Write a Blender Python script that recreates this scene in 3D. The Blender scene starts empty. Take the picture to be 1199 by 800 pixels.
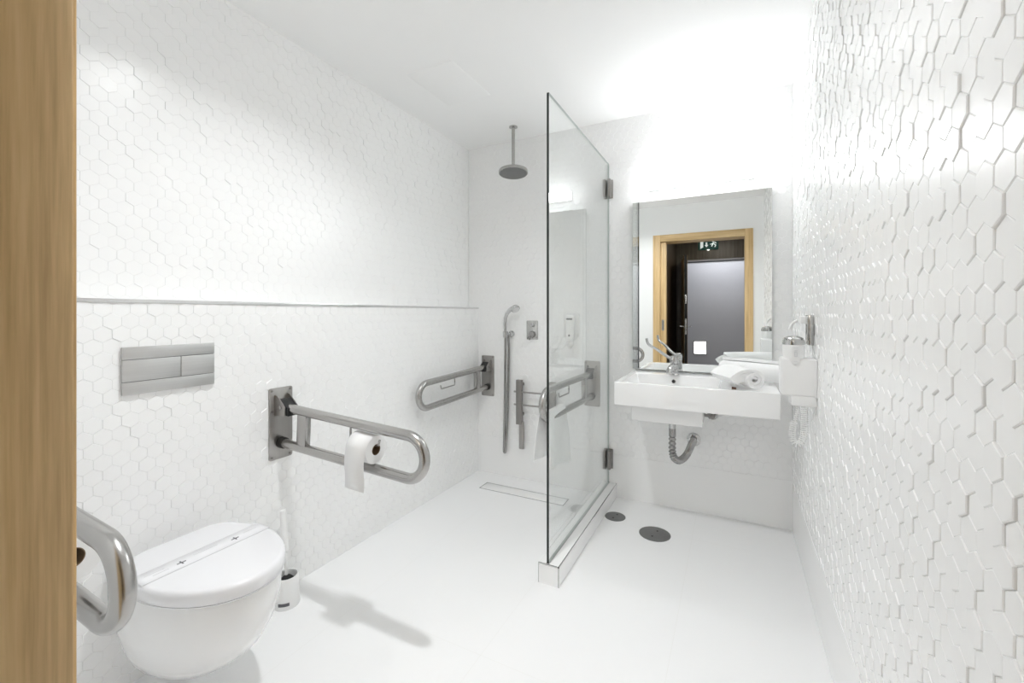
import bpy, bmesh, math, random
from mathutils import Vector, Matrix
PI = math.pi
S = bpy.context.scene
COL = S.collection
R = random.Random(7)

# ------------------------------------------------------------------ room figures (metres; camera stands at x=0, y=0)
D = 2.87            # back wall
XU = -1.8525        # upper side wall
XL = -1.76          # lower, thicker part of that wall
XR = 0.292          # wall with the hair dryer
H = 2.5
LEDGE = 1.263
YF = 0.241          # room face of the door wall

# ------------------------------------------------------------------ materials
def newmat(name):
    m = bpy.data.materials.new(name); m.use_nodes = True
    nt = m.node_tree
    return m, nt, nt.nodes['Principled BSDF']

def mat(name, col, rough=.5, metal=0., spec=.5, bump=None, sheen=0., coat=0.):
    m, nt, b = newmat(name)
    b.inputs['Base Color'].default_value = (*col, 1)
    b.inputs['Roughness'].default_value = rough
    b.inputs['Metallic'].default_value = metal
    b.inputs['Specular IOR Level'].default_value = spec
    if sheen: b.inputs['Sheen Weight'].default_value = sheen
    if coat: b.inputs['Coat Weight'].default_value = coat
    if bump:
        sc, st, dist = bump
        tc = nt.nodes.new('ShaderNodeTexCoord')
        n = nt.nodes.new('ShaderNodeTexNoise'); n.inputs['Scale'].default_value = sc; n.inputs['Detail'].default_value = 4
        bp = nt.nodes.new('ShaderNodeBump'); bp.inputs['Strength'].default_value = st; bp.inputs['Distance'].default_value = dist
        nt.links.new(tc.outputs['Object'], n.inputs['Vector'])
        nt.links.new(n.outputs['Fac'], bp.inputs['Height']); nt.links.new(bp.outputs['Normal'], b.inputs['Normal'])
    return m

def emit(name, col, strength):
    m, nt, b = newmat(name)
    b.inputs['Base Color'].default_value = (*col, 1)
    b.inputs['Emission Color'].default_value = (*col, 1)
    b.inputs['Emission Strength'].default_value = strength
    return m

def wood(name, c1, c2, c3, rough=.45, axis='z', freq=1.0, grain=1.0):
    m, nt, b = newmat(name); N = nt.nodes; L = nt.links
    tc = N.new('ShaderNodeTexCoord'); mp = N.new('ShaderNodeMapping')
    sc = {'z': (38, 38, 1.3), 'x': (1.3, 38, 38), 'y': (38, 1.3, 38)}[axis]
    mp.inputs['Scale'].default_value = tuple(v*freq for v in sc)
    L.new(tc.outputs['Object'], mp.inputs['Vector'])
    n1 = N.new('ShaderNodeTexNoise'); n1.inputs['Scale'].default_value = 1.; n1.inputs['Detail'].default_value = 6; n1.inputs['Roughness'].default_value = .6
    L.new(mp.outputs['Vector'], n1.inputs['Vector'])
    mp2 = N.new('ShaderNodeMapping'); mp2.inputs['Scale'].default_value = tuple(v*freq*5 for v in sc)
    L.new(tc.outputs['Object'], mp2.inputs['Vector'])
    n2 = N.new('ShaderNodeTexNoise'); n2.inputs['Scale'].default_value = 1.; n2.inputs['Detail'].default_value = 3
    L.new(mp2.outputs['Vector'], n2.inputs['Vector'])
    mx = N.new('ShaderNodeMath'); mx.operation = 'MULTIPLY_ADD'; mx.inputs[1].default_value = .35*grain
    L.new(n2.outputs['Fac'], mx.inputs[0]); L.new(n1.outputs['Fac'], mx.inputs[2])
    cr = N.new('ShaderNodeValToRGB')
    e = cr.color_ramp.elements
    e[0].position = .48; e[0].color = (*c1, 1); e[1].position = .86; e[1].color = (*c3, 1)
    k = e.new(.66); k.color = (*c2, 1)
    L.new(mx.outputs[0], cr.inputs['Fac']); L.new(cr.outputs['Color'], b.inputs['Base Color'])
    b.inputs['Roughness'].default_value = rough
    bp = N.new('ShaderNodeBump'); bp.inputs['Strength'].default_value = .15; bp.inputs['Distance'].default_value = .001
    L.new(n2.outputs['Fac'], bp.inputs['Height']); L.new(bp.outputs['Normal'], b.inputs['Normal'])
    return m

def steel(name, col, rough, stretch=(3, 3, 260)):
    m, nt, b = newmat(name); N = nt.nodes; L = nt.links
    b.inputs['Metallic'].default_value = 1
    tc = N.new('ShaderNodeTexCoord'); mp = N.new('ShaderNodeMapping'); mp.inputs['Scale'].default_value = stretch
    n = N.new('ShaderNodeTexNoise'); n.inputs['Scale'].default_value = 1; n.inputs['Detail'].default_value = 3
    L.new(tc.outputs['Object'], mp.inputs['Vector']); L.new(mp.outputs['Vector'], n.inputs['Vector'])
    mr = N.new('ShaderNodeMapRange'); mr.inputs['To Min'].default_value = rough-.03; mr.inputs['To Max'].default_value = rough+.04
    L.new(n.outputs['Fac'], mr.inputs['Value']); L.new(mr.outputs['Result'], b.inputs['Roughness'])
    cr = N.new('ShaderNodeValToRGB')
    cr.color_ramp.elements[0].position = .3; cr.color_ramp.elements[0].color = (*[c*.96 for c in col], 1)
    cr.color_ramp.elements[1].position = .7; cr.color_ramp.elements[1].color = (*[min(1, c*1.03) for c in col], 1)
    L.new(n.outputs['Fac'], cr.inputs['Fac']); L.new(cr.outputs['Color'], b.inputs['Base Color'])
    return m

M = {}
M['tile'] = mat('glazed_tile', (.915, .916, .914), .27, spec=.5)
M['smooth_tile'] = mat('smooth_tile', (.915, .916, .914), .25)
M['paint'] = mat('white_paint', (.90, .903, .90), .6, bump=(220, .05, .001))
M['ceiling'] = mat('ceiling_paint', (.925, .926, .924), .75, bump=(160, .05, .001))
M['steel'] = steel('brushed_steel', (.45, .44, .427), .27)
M['tube'] = mat('satin_steel_tube', (.46, .45, .438), .25, 1)
M['steel_plate'] = steel('brushed_steel_plate', (.39, .375, .36), .34, (200, 200, 4))
M['dark_steel'] = steel('dark_steel', (.30, .285, .27), .38)
M['flush_steel'] = steel('satin_steel', (.62, .618, .612), .42, (160, 4, 160))
M['chrome'] = mat('chrome', (.56, .56, .56), .06, 1)
M['chrome_soft'] = mat('satin_chrome', (.52, .52, .51), .18, 1)
M['ribbed'] = mat('ribbed_chrome', (.36, .355, .35), .22, 1)
M['disc'] = steel('grey_drain_metal', (.26, .26, .26), .45, (40, 40, 40))
M['ceramic'] = mat('ceramic', (.90, .90, .90), .07, spec=.5, coat=.3)
M['lid'] = mat('lid_plastic', (.87, .87, .892), .22)
M['paper'] = mat('paper', (.91, .91, .91), .9, bump=(300, .15, .001))
M['band'] = mat('band_paper', (.885, .885, .905), .5)
M['card'] = mat('cardboard', (.20, .135, .08), .9)
M['towel'] = mat('terry', (.945, .945, .945), 1., spec=.1, bump=(420, .6, .003), sheen=.3)
M['plastic'] = mat('white_plastic', (.86, .86, .855), .3)
M['plastic_pale'] = mat('pale_plastic', (.80, .80, .80), .35)
M['rubber'] = mat('black_rubber', (.012, .012, .012), .5)
M['black'] = mat('black_hole', (.01, .01, .01), .7)
M['grey_print'] = mat('grey_print', (.12, .12, .13), .6)
M['pale_print'] = mat('pale_print', (.68, .68, .69), .6)
M['grout'] = mat('grey_sealant', (.42, .42, .415), .6)
M['brown_tag'] = mat('brown_tag', (.13, .075, .055), .8)
M['oak'] = wood('oak', (.50, .335, .155), (.66, .46, .225), (.77, .565, .30))
M['oak_x'] = wood('oak_cross', (.44, .295, .135), (.60, .42, .205), (.70, .52, .28), axis='x')
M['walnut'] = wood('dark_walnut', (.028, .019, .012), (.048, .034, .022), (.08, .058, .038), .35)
M['walnut_lit'] = wood('walnut_lit_copy', (.07, .058, .04), (.10, .085, .06), (.14, .12, .085), .4)  # brighter walnut copy for the entrance wall, its lighting put into the colour
M['hallgrey'] = mat('grey_lacquer', (.50, .50, .535), .25)
M['hallfloor'] = mat('grey_carpet', (.34, .335, .33), .95, bump=(300, .5, .003))
M['strip'] = mat('polished_strip', (.80, .80, .80), .22, 1)
M['mirror'] = mat('mirror_silver', (.93, .945, .935), .0, 1)
M['mirror_edge'] = mat('mirror_edge', (.25, .30, .28), .2)
M['glass_edge'] = mat('glass_edge', (.008, .011, .010), .12)
M['glass_rim'] = mat('glass_rim', (.42, .47, .45), .12)
M['lamp'] = emit('lamp_diffuser', (.968, .986, 1.), 16)
M['downlight'] = emit('downlight_lens', (.968, .986, 1.), 3)
M['exit_green'] = emit('exit_green', (.01, .05, .04), .25)
M['exit_white'] = emit('exit_white', (.75, .8, .78), .35)
M['steplight'] = emit('step_light', (1., 1., 1.), 2.0)

def glass():
    m = bpy.data.materials.new('clear_glass'); m.use_nodes = True
    nt = m.node_tree; N = nt.nodes; L = nt.links
    for n in list(N): N.remove(n)
    out = N.new('ShaderNodeOutputMaterial'); mix = N.new('ShaderNodeMixShader')
    tr = N.new('ShaderNodeBsdfTransparent'); tr.inputs['Color'].default_value = (.976, .986, .982, 1)
    gl = N.new('ShaderNodeBsdfGlossy'); gl.inputs['Roughness'].default_value = 0
    fr = N.new('ShaderNodeFresnel'); geo = N.new('ShaderNodeNewGeometry')
    mr = N.new('ShaderNodeMapRange'); mr.inputs['To Min'].default_value = 1.5; mr.inputs['To Max'].default_value = 1/1.5
    L.new(geo.outputs['Backfacing'], mr.inputs['Value']); L.new(mr.outputs['Result'], fr.inputs['IOR'])
    L.new(fr.outputs[0], mix.inputs[0]); L.new(tr.outputs[0], mix.inputs[1]); L.new(gl.outputs[0], mix.inputs[2])
    L.new(mix.outputs[0], out.inputs['Surface'])
    return m
M['glass'] = glass()

def floor_mat():
    m, nt, b = newmat('white_floor'); N = nt.nodes; L = nt.links
    tc = N.new('ShaderNodeTexCoord'); sep = N.new('ShaderNodeSeparateXYZ'); L.new(tc.outputs['Object'], sep.inputs[0])
    def line(sock, off, size):
        a = N.new('ShaderNodeMath'); a.operation = 'ADD'; a.inputs[1].default_value = off; L.new(sock, a.inputs[0])
        d = N.new('ShaderNodeMath'); d.operation = 'PINGPONG'; d.inputs[1].default_value = size/2; L.new(a.outputs[0], d.inputs[0])
        c = N.new('ShaderNodeMath'); c.operation = 'LESS_THAN'; c.inputs[1].default_value = .0009; L.new(d.outputs[0], c.inputs[0])
        return c.outputs[0]
    a = line(sep.outputs[0], 1.4015, .60); c = line(sep.outputs[1], -.12, 1.2)
    mx = N.new('ShaderNodeMath'); mx.operation = 'MAXIMUM'; L.new(a, mx.inputs[0]); L.new(c, mx.inputs[1])
    mc = N.new('ShaderNodeMix'); mc.data_type = 'RGBA'
    mc.inputs['A'].default_value = (.915, .917, .922, 1); mc.inputs['B'].default_value = (.875, .873, .865, 1)
    L.new(mx.outputs[0], mc.inputs['Factor']); L.new(mc.outputs['Result'], b.inputs['Base Color'])
    b.inputs['Roughness'].default_value = .38
    return m
M['floor'] = floor_mat()

# ------------------------------------------------------------------ mesh helpers
def box(bm, x0, x1, y0, y1, z0, z1, bev=0., seg=2):
    vs = [bm.verts.new((x, y, z)) for x in (x0, x1) for y in (y0, y1) for z in (z0, z1)]
    f = [(0, 1, 3, 2), (4, 6, 7, 5), (0, 4, 5, 1), (2, 3, 7, 6), (0, 2, 6, 4), (1, 5, 7, 3)]
    fs = [bm.faces.new([vs[i] for i in q]) for q in f]
    if bev:
        es = list({e for q in fs for e in q.edges})
        bmesh.ops.bevel(bm, geom=es, offset=bev, segments=seg, affect='EDGES', profile=.5)
    return fs

def frames(pts, closed=False):
    n = len(pts); T = []
    for i in range(n):
        a = pts[i-1] if (i > 0 or closed) else pts[i]
        b = pts[(i+1) % n] if (i < n-1 or closed) else pts[i]
        T.append((b-a).normalized())
    up = Vector((0, 0, 1)) if abs(T[0].z) < .9 else Vector((0, 1, 0))
    nrm = (up - T[0]*up.dot(T[0])).normalized(); out = []
    for i in range(n):
        nrm = (nrm - T[i]*nrm.dot(T[i])).normalized()
        out.append((T[i], nrm, T[i].cross(nrm)))
    return out

def tube(bm, pts, r, seg=16, caps=True, closed=False):
    pts = [Vector(p) for p in pts]; fr = frames(pts, closed); rings = []
    rs = r if isinstance(r, (list, tuple)) else [r]*len(pts)
    for p, (t, n, b), rr in zip(pts, fr, rs):
        rings.append([bm.verts.new(p + n*(rr*math.cos(2*PI*k/seg)) + b*(rr*math.sin(2*PI*k/seg))) for k in range(seg)])
    loft(bm, rings, caps and not closed, closed)

def loft(bm, rings, caps=True, closed=False):
    n = len(rings[0]); m = len(rings)
    for i in range(m if closed else m-1):
        a, b = rings[i], rings[(i+1) % m]
        for k in range(n):
            bm.faces.new((a[k], a[(k+1) % n], b[(k+1) % n], b[k]))
    if caps:
        bm.faces.new(rings[0][::-1]); bm.faces.new(rings[-1])

def lathe(bm, prof, c, axis=(0, 0, 1), seg=32):
    c = Vector(c); a = Vector(axis).normalized()
    u = a.orthogonal().normalized(); v = a.cross(u); rings = []
    for r, h in prof:
        rings.append([bm.verts.new(c + a*h + u*(max(r, 1e-5)*math.cos(2*PI*k/seg)) + v*(max(r, 1e-5)*math.sin(2*PI*k/seg))) for k in range(seg)])
    loft(bm, rings)

def prism(bm, pts, lift, bev=0.):
    """pts: 3-D outline, lift: vector"""
    a = [bm.verts.new(Vector(p)) for p in pts]; b = [bm.verts.new(Vector(p)+Vector(lift)) for p in pts]
    n = len(a)
    f1 = bm.faces.new(a[::-1]); f2 = bm.faces.new(b)
    for k in range(n): bm.faces.new((a[k], a[(k+1) % n], b[(k+1) % n], b[k]))
    if bev: bmesh.ops.bevel(bm, geom=list(f1.edges)+list(f2.edges), offset=bev, segments=2, affect='EDGES', profile=.5)

def rrect(w, h, r, n=5):
    """rounded rectangle outline, centred, 2-D"""
    o = []
    for cx, cy, a0 in ((w/2-r, h/2-r, 0), (-w/2+r, h/2-r, PI/2), (-w/2+r, -h/2+r, PI), (w/2-r, -h/2+r, 3*PI/2)):
        for k in range(n+1):
            a = a0 + PI/2*k/n; o.append((cx+r*math.cos(a), cy+r*math.sin(a)))
    return o

ORG = {}
def obj(name, bm, material, parent=None, angle=35, kind=None, extra=None):
    bmesh.ops.recalc_face_normals(bm, faces=bm.faces)
    me = bpy.data.meshes.new(name); bm.to_mesh(me); bm.free()
    o = bpy.data.objects.new(name, me); COL.objects.link(o)
    me.materials.append(material)
    for e in (extra or []): me.materials.append(e)
    for p in me.polygons: p.use_smooth = True
    me.set_sharp_from_angle(angle=math.radians(angle))
    if parent is not None:
        og = ORG.get(parent.name, Vector((0, 0, 0)))
        me.transform(Matrix.Translation(-og)); o.parent = parent; ORG[o.name] = og
    if kind: o['kind'] = kind
    return o

def thing(name, label, cat, loc=(0, 0, 0), group=None):
    o = bpy.data.objects.new(name, None); COL.objects.link(o)
    o.empty_display_size = .05
    o.location = loc; o['label'] = label; o['category'] = cat
    if group: o['group'] = group
    ORG[o.name] = Vector(loc)
    return o

def tag(o, label, cat, group=None):
    o['label'] = label; o['category'] = cat
    if group: o['group'] = group
    return o

def copy_thing(root, label=None):
    r = root.copy(); COL.objects.link(r)
    if label: r['label'] = label
    m = {root: r}; kids = list(root.children_recursive)
    for ch in kids:
        c = ch.copy(); COL.objects.link(c); m[ch] = c
    for ch in kids:
        m[ch].parent = m[ch.parent]
    return r

NB = bmesh.new

# ------------------------------------------------------------------ hexagon tiled walls
HEXW = .0465; HEXS = HEXW/math.sqrt(3)
def clip(poly, U0, U1, V0, V1):
    def cut(p, ins, inter):
        o = []
        for i in range(len(p)):
            a, b = p[i-1], p[i]
            if ins(b):
                if not ins(a): o.append(inter(a, b))
                o.append(b)
            elif ins(a): o.append(inter(a, b))
        return o
    def iu(c): return lambda a, b: (c, a[1]+(b[1]-a[1])*(c-a[0])/(b[0]-a[0]))
    def iv(c): return lambda a, b: (a[0]+(b[0]-a[0])*(c-a[1])/(b[1]-a[1]), c)
    for ins, it in ((lambda q: q[0] >= U0, iu(U0)), (lambda q: q[0] <= U1, iu(U1)), (lambda q: q[1] >= V0, iv(V0)), (lambda q: q[1] <= V1, iv(V1))):
        if len(poly) < 3: return []
        poly = cut(poly, ins, it)
    return poly

def hexes(V, F, org, u, n, U0, U1, V0, V1, ph=(0, 0), relief=.0026, tilt=.010, seed=1, cw=.0008, cd=.0006):
    """relief tiles on a wall: u along the wall, z up, n into the room"""
    rr = random.Random(seed); org = Vector(org); u = Vector(u); n = Vector(n); w = Vector((0, 0, 1))
    row = HEXW*math.sqrt(3)/2
    j0 = int((V0-ph[1])/row)-2; j1 = int((V1-ph[1])/row)+2
    for j in range(j0, j1+1):
        cy = ph[1]+j*row; off = ph[0] + (HEXW/2 if j % 2 else 0)
        for i in range(int((U0-off)/HEXW)-1, int((U1-off)/HEXW)+2):
            cx = off+i*HEXW
            P = [(cx+HEXS*math.cos(PI/6+PI/3*k), cy+HEXS*math.sin(PI/6+PI/3*k)) for k in range(6)]
            P = clip(P, U0, U1, V0, V1)
            if len(P) < 3: continue
            ar = sum(P[k-1][0]*P[k][1]-P[k][0]*P[k-1][1] for k in range(len(P)))/2
            if ar < 4e-5: continue
            mx = sum(p[0] for p in P)/len(P); my = sum(p[1] for p in P)/len(P)
            h = rr.random()**1.3*relief; ta = rr.gauss(0, tilt*.6); tb = rr.gauss(0, tilt*.6)
            base = len(V); k0 = len(P)
            for sh, dh in ((0., None), (.00005, -cd), (cw, 0.)):
                for p in P:
                    dx, dy = p[0]-mx, p[1]-my; L = math.hypot(dx, dy) or 1
                    q = 1-sh/L*1.15
                    hh = 0 if dh is None else max(.0003, h+ta*dx+tb*dy+dh+.0010)
                    V.append(org+u*(mx+dx*q)+w*(my+dy*q)+n*hh)
            for ring in (0, 1):
                for k in range(k0):
                    a = base+ring*k0; F.append((a+k, a+(k+1) % k0, a+k0+(k+1) % k0, a+k0+k))
            F.append(tuple(base+2*k0+k for k in range(k0)))

def wall_mesh(name, boxes, hexargs, mats=None):
    bm = NB()
    for b in boxes: box(bm, *b)
    bmesh.ops.recalc_face_normals(bm, faces=bm.faces)
    me = bpy.data.meshes.new(name); bm.to_mesh(me); bm.free()
    V = [v.co.copy() for v in me.vertices]; F = [tuple(p.vertices) for p in me.polygons]; nb = len(F)
    bpy.data.meshes.remove(me)
    for a in hexargs:
        V2, F2 = [], []
        hexes(V2, F2, *a[0], **a[1]); o = len(V)
        # winding: make the top face look along n
        n = Vector(a[0][2]); f = F2[2*6] if False else F2[-1]
        nn = (V2[f[1]]-V2[f[0]]).cross(V2[f[2]]-V2[f[1]])
        flip = nn.dot(n) < 0
        V += V2; F += [tuple(o+i for i in (q[::-1] if flip else q)) for q in F2]
    me = bpy.data.meshes.new(name); me.from_pydata([tuple(v) for v in V], [], F); me.update()
    me.materials.append(M['tile'])
    o = bpy.data.objects.new(name, me); COL.objects.link(o); o['kind'] = 'structure'
    return o

T = .0028   # the wall body lies this far behind the mean tile face
wall_mesh('wall_left', [(XU-.12, XU-T, YF-.02, D+.12, 0, H), (XU-T-.001, XL-T, YF-.02, D+.001, 0, LEDGE-.0008)], [
    (((XU-T, 0, 0), (0, 1, 0), (1, 0, 0), YF, D, LEDGE, H), dict(ph=(.6, 1.212), relief=.0030, tilt=.013, cw=.0009, cd=.0007, seed=11)),
    (((XL-T, 0, 0), (0, 1, 0), (1, 0, 0), YF, D, .0, LEDGE-.012), dict(ph=(.6, 1.19), relief=.0032, tilt=.014, cw=.0014, cd=.0013, seed=12))])
wall_mesh('wall_back', [(XU-.001, XR+.001, D+T, D+.12, 0, H), (XU, XR, D-.001, D+T+.001, 0, .278)], [
    (((0, D+T, 0), (1, 0, 0), (0, -1, 0), XU, XR, .278, H), dict(ph=(.01, .3), relief=.0030, tilt=.012, cw=.0014, cd=.0013, seed=13))])
wall_mesh('wall_right', [(XR+T, XR+.12, YF-.02, D+.12, 0, H), (XR-.001, XR+T+.001, YF, D, 0, .262)], [
    (((XR+T, 0, 0), (0, 1, 0), (-1, 0, 0), YF, D, .262, H), dict(ph=(.7645, 1.188), relief=.0040, tilt=.016, cw=.0017, cd=.0013, seed=14))])

# door wall with the doorway cut out (plain paint), pocket for the sliding leaf
DX0, DX1, DZ = -.79, .107, 2.075
bm = NB()
WB = YF-.20
for b in ((XU-.12, DX0-.008, WB, YF, 0, H), (DX1+.008, XR+.12, WB, YF, 0, H), (DX0-.008, DX1+.008, WB, YF, DZ+.008, H)):
    box(bm, *b)
obj('wall_front', bm, M['paint'], kind='structure')
bm = NB(); box(bm, XU-.12, XR+.12, YF-.22, D+.12, -.12, 0); obj('floor', bm, M['floor'], kind='structure')
bm = NB(); box(bm, XU-.12, XR+.12, YF-.22, D+.12, H, H+.12); obj('ceiling', bm, M['ceiling'], kind='structure')
# chrome strip on the edge of the ledge
bm = NB(); box(bm, XL-.010, XL+.0035, YF, D-.002, LEDGE-.012, LEDGE, .001)
obj('trim_1', bm, M['strip'], kind='structure')

# oak door lining: casing on both faces and the reveals
t = thing('door_1', 'oak door lining with flat casings around the doorway', 'door frame', (DX0, YF, 0)); t['kind'] = 'structure'
bm = NB(); cw = .082
box(bm, DX0-cw, DX0, YF, YF+.012, 0, DZ+cw, .0015); box(bm, DX1, DX1+cw, YF, YF+.012, 0, DZ+cw, .0015)
obj('casing', bm, M['oak'], t)
bm = NB(); box(bm, DX0, DX1, YF, YF+.012, DZ, DZ+cw, .0015); obj('head_casing', bm, M['oak_x'], t)
bm = NB(); box(bm, DX0-.008, DX0, .2295, YF+.002, 0, DZ); box(bm, DX0-.008, DX0, WB-.01, .1625, 0, DZ); box(bm, DX1, DX1+.008, WB-.01, YF+.002, 0, DZ)
obj('reveal', bm, M['oak'], t)
bm = NB(); box(bm, DX0-.008, DX1+.008, WB-.01, YF+.002, DZ, DZ+.008); obj('head_reveal', bm, M['oak_x'], t)
# sliding leaf standing a little out of its pocket
t = thing('sliding_door', 'oak sliding door leaf slid open into the doorway wall', 'door', (DX0+.03, .2, 0))
bm = NB(); box(bm, DX0+.0005, DX0+.068, .164, .228, .006, DZ-.004, .0015); leaf = obj('leaf', bm, M['oak'], t)
bm = NB(); prism(bm, [(DX0+.030+a, .2275, 1.075+b) for a, b in rrect(.028, .13, .008)], (0, .002, 0)); pl = obj('flush_pull', bm, M['steel'], t)
bm = NB(); prism(bm, [(DX0+.030+a, .2296, 1.075+b) for a, b in rrect(.014, .105, .006)], (0, .0004, 0)); obj('pull_recess', bm, M['dark_steel'], pl)

# ------------------------------------------------------------------ corridor behind the doorway (seen in the mirror)
EY = -2.2
bm = NB(); box(bm, -.97, -.87, EY, WB-.0, 0, H); obj('wall_corridor', bm, M['walnut'], kind='structure')
bm = NB(); box(bm, .55, .65, EY, WB, 0, H); obj('wall_corridor.001', bm, M['walnut'], kind='structure')
bm = NB(); box(bm, -.97, .65, EY-.1, WB-.02, -.1, -.002); obj('floor.001', bm, M['hallfloor'], kind='structure')
bm = NB(); box(bm, -.97, .65, EY-.1, WB, H, H+.1); obj('ceiling.001', bm, M['ceiling'], kind='structure')
bm = NB()
for b in ((-.97, -.755, EY-.1, EY, 0, H), (.32, .65, EY-.1, EY, 0, H), (-.755, .32, EY-.1, EY, 2.125, H)): box(bm, *b)
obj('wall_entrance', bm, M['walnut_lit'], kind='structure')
bm = NB(); box(bm, -.755, .32, EY-.08, EY-.02, 2.10, 2.127); obj('trim_2', bm, M['hallgrey'], kind='structure')
bm = NB(); box(bm, -1.6, 1.1, -3.5, -3.4, 0, 2.7); obj('wall_hallway', bm, M['hallgrey'], kind='structure')
bm = NB(); box(bm, -1.6, 1.1, -3.4, EY-.1, -.1, -.002); obj('floor.002', bm, M['hallfloor'], kind='structure')
bm = NB(); box(bm, -1.6, 1.1, -3.4, EY-.1, 2.7, 2.8); obj('ceiling.002', bm, M['ceiling'], kind='structure')
bm = NB(); box(bm, -1.55, 1.05, -3.4, -3.385, 2.205, 2.232); obj('shadow_strip', bm, M['black'], kind='structure')  # black strip standing in for the shadow gap above the grey panel

# entrance door standing open
t = thing('entrance_door', 'dark brown entrance door standing open in the corridor, seen in mirror', 'door', (-.775, EY+.035, 0))
A = Vector((-.775, EY+.035, 0)); B = Vector((-.645, -1.30, 0)); dv = (B-A).normalized(); nv = Vector((dv.y, -dv.x, 0))
def slab(bm, s0, s1, n0, n1, z0, z1, bev=0.):
    P = [A+dv*s+nv*q for s, q in ((s0, n0), (s1, n0), (s1, n1), (s0, n1))]
    prism(bm, [(p.x, p.y, z0) for p in P], (0, 0, z1-z0), bev)
LN = (B-A).length
bm = NB(); slab(bm, 0, LN, -.022, .022, .01, 2.10); obj('leaf', bm, M['walnut'], t)
bm = NB(); slab(bm, .02, LN-.001, -.0245, -.0222, .012, 2.098); slab(bm, .02, LN-.001, .0222, .0245, .012, 2.098); obj('face_panel', bm, M['oak'], t)
bm = NB(); slab(bm, LN, LN+.0015, -.021, .0215, .012, 2.098); obj('edge_strip', bm, M['rubber'], t)
bm = NB(); slab(bm, LN+.001, LN+.003, -.010, .012, .90, 1.14); slab(bm, LN+.001, LN+.003, -.010, .012, 1.36, 1.50); obj('lock_plate', bm, M['steel'], t)
for sgn in (-1, 1):
    bm = NB(); p = A+dv*(LN-.06)+Vector((0, 0, 1.02))
    q = p+nv*(sgn*.024); e = q+nv*(sgn*.05)
    tube(bm, [q, q+nv*(sgn*.03), e, e-dv*.02, e-dv*.11], .009, 10); lathe(bm, [(.0, 0), (.024, 0), (.024, .006), (0, .006)], q, tuple(nv*sgn), 16)
    obj('lever_handle', bm, M['chrome_soft'], t)

# exit sign over the entrance
t = thing('exit_sign', 'green exit sign with running figure above the entrance door', 'sign', (-.378, EY, 2.345))
bm = NB(); box(bm, -.53, -.226, EY, EY+.03, 2.275, 2.417, .003); obj('housing', bm, M['exit_green'], t)
def plate(bm, pts): prism(bm, [(-.53+.304*x, EY+.0302, 2.275+.142*z) for x, z in pts], (0, .0012, 0))
bm = NB(); plate(bm, [(.10, .12), (.10, .97), (.25, .97), (.25, .30)]); obj('door_symbol', bm, M['exit_white'], t)
bm = NB(); plate(bm, [(.37, .85), (.37, .55), (.31, .55), (.41, .28), (.51, .55), (.45, .55), (.45, .85)]); obj('arrow_symbol', bm, M['exit_white'], t)
bm = NB()
plate(bm, [(.68, .62), (.74, .86), (.80, .84), (.75, .60)])
plate(bm, [(.72, .60), (.60, .56), (.58, .63), (.70, .70)]); plate(bm, [(.78, .80), (.88, .66), (.92, .70), (.82, .88)])
plate(bm, [(.70, .64), (.64, .36), (.69, .33), (.76, .62)]); plate(bm, [(.74, .62), (.84, .46), (.80, .26), (.85, .25), (.90, .48), (.79, .68)])
plate(bm, [(.73+.045*math.cos(k*PI/4), .93+.07*math.sin(k*PI/4)) for k in range(8)])
obj('running_figure', bm, M['exit_white'], t)
bm = NB(); lathe(bm, [(0, 0), (.02, 0), (.016, -.008), (0, -.01)], (-.378, EY+.016, 2.276)); obj('test_lamp', bm, M['steplight'], t)

t = thing('step_light', 'small square glowing wall light low on the grey hallway wall', 'wall light', (-.60, -3.4, .55))
sx, sz = -.685, .44
bm = NB(); box(bm, sx-.012, sx+.222, -3.4, -3.39, sz-.012, sz+.242, .002); obj('frame', bm, M['chrome_soft'], t)
bm = NB(); box(bm, sx, sx+.21, -3.3905, -3.386, sz, sz+.23, .001); obj('diffuser', bm, M['steplight'], t)

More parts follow.
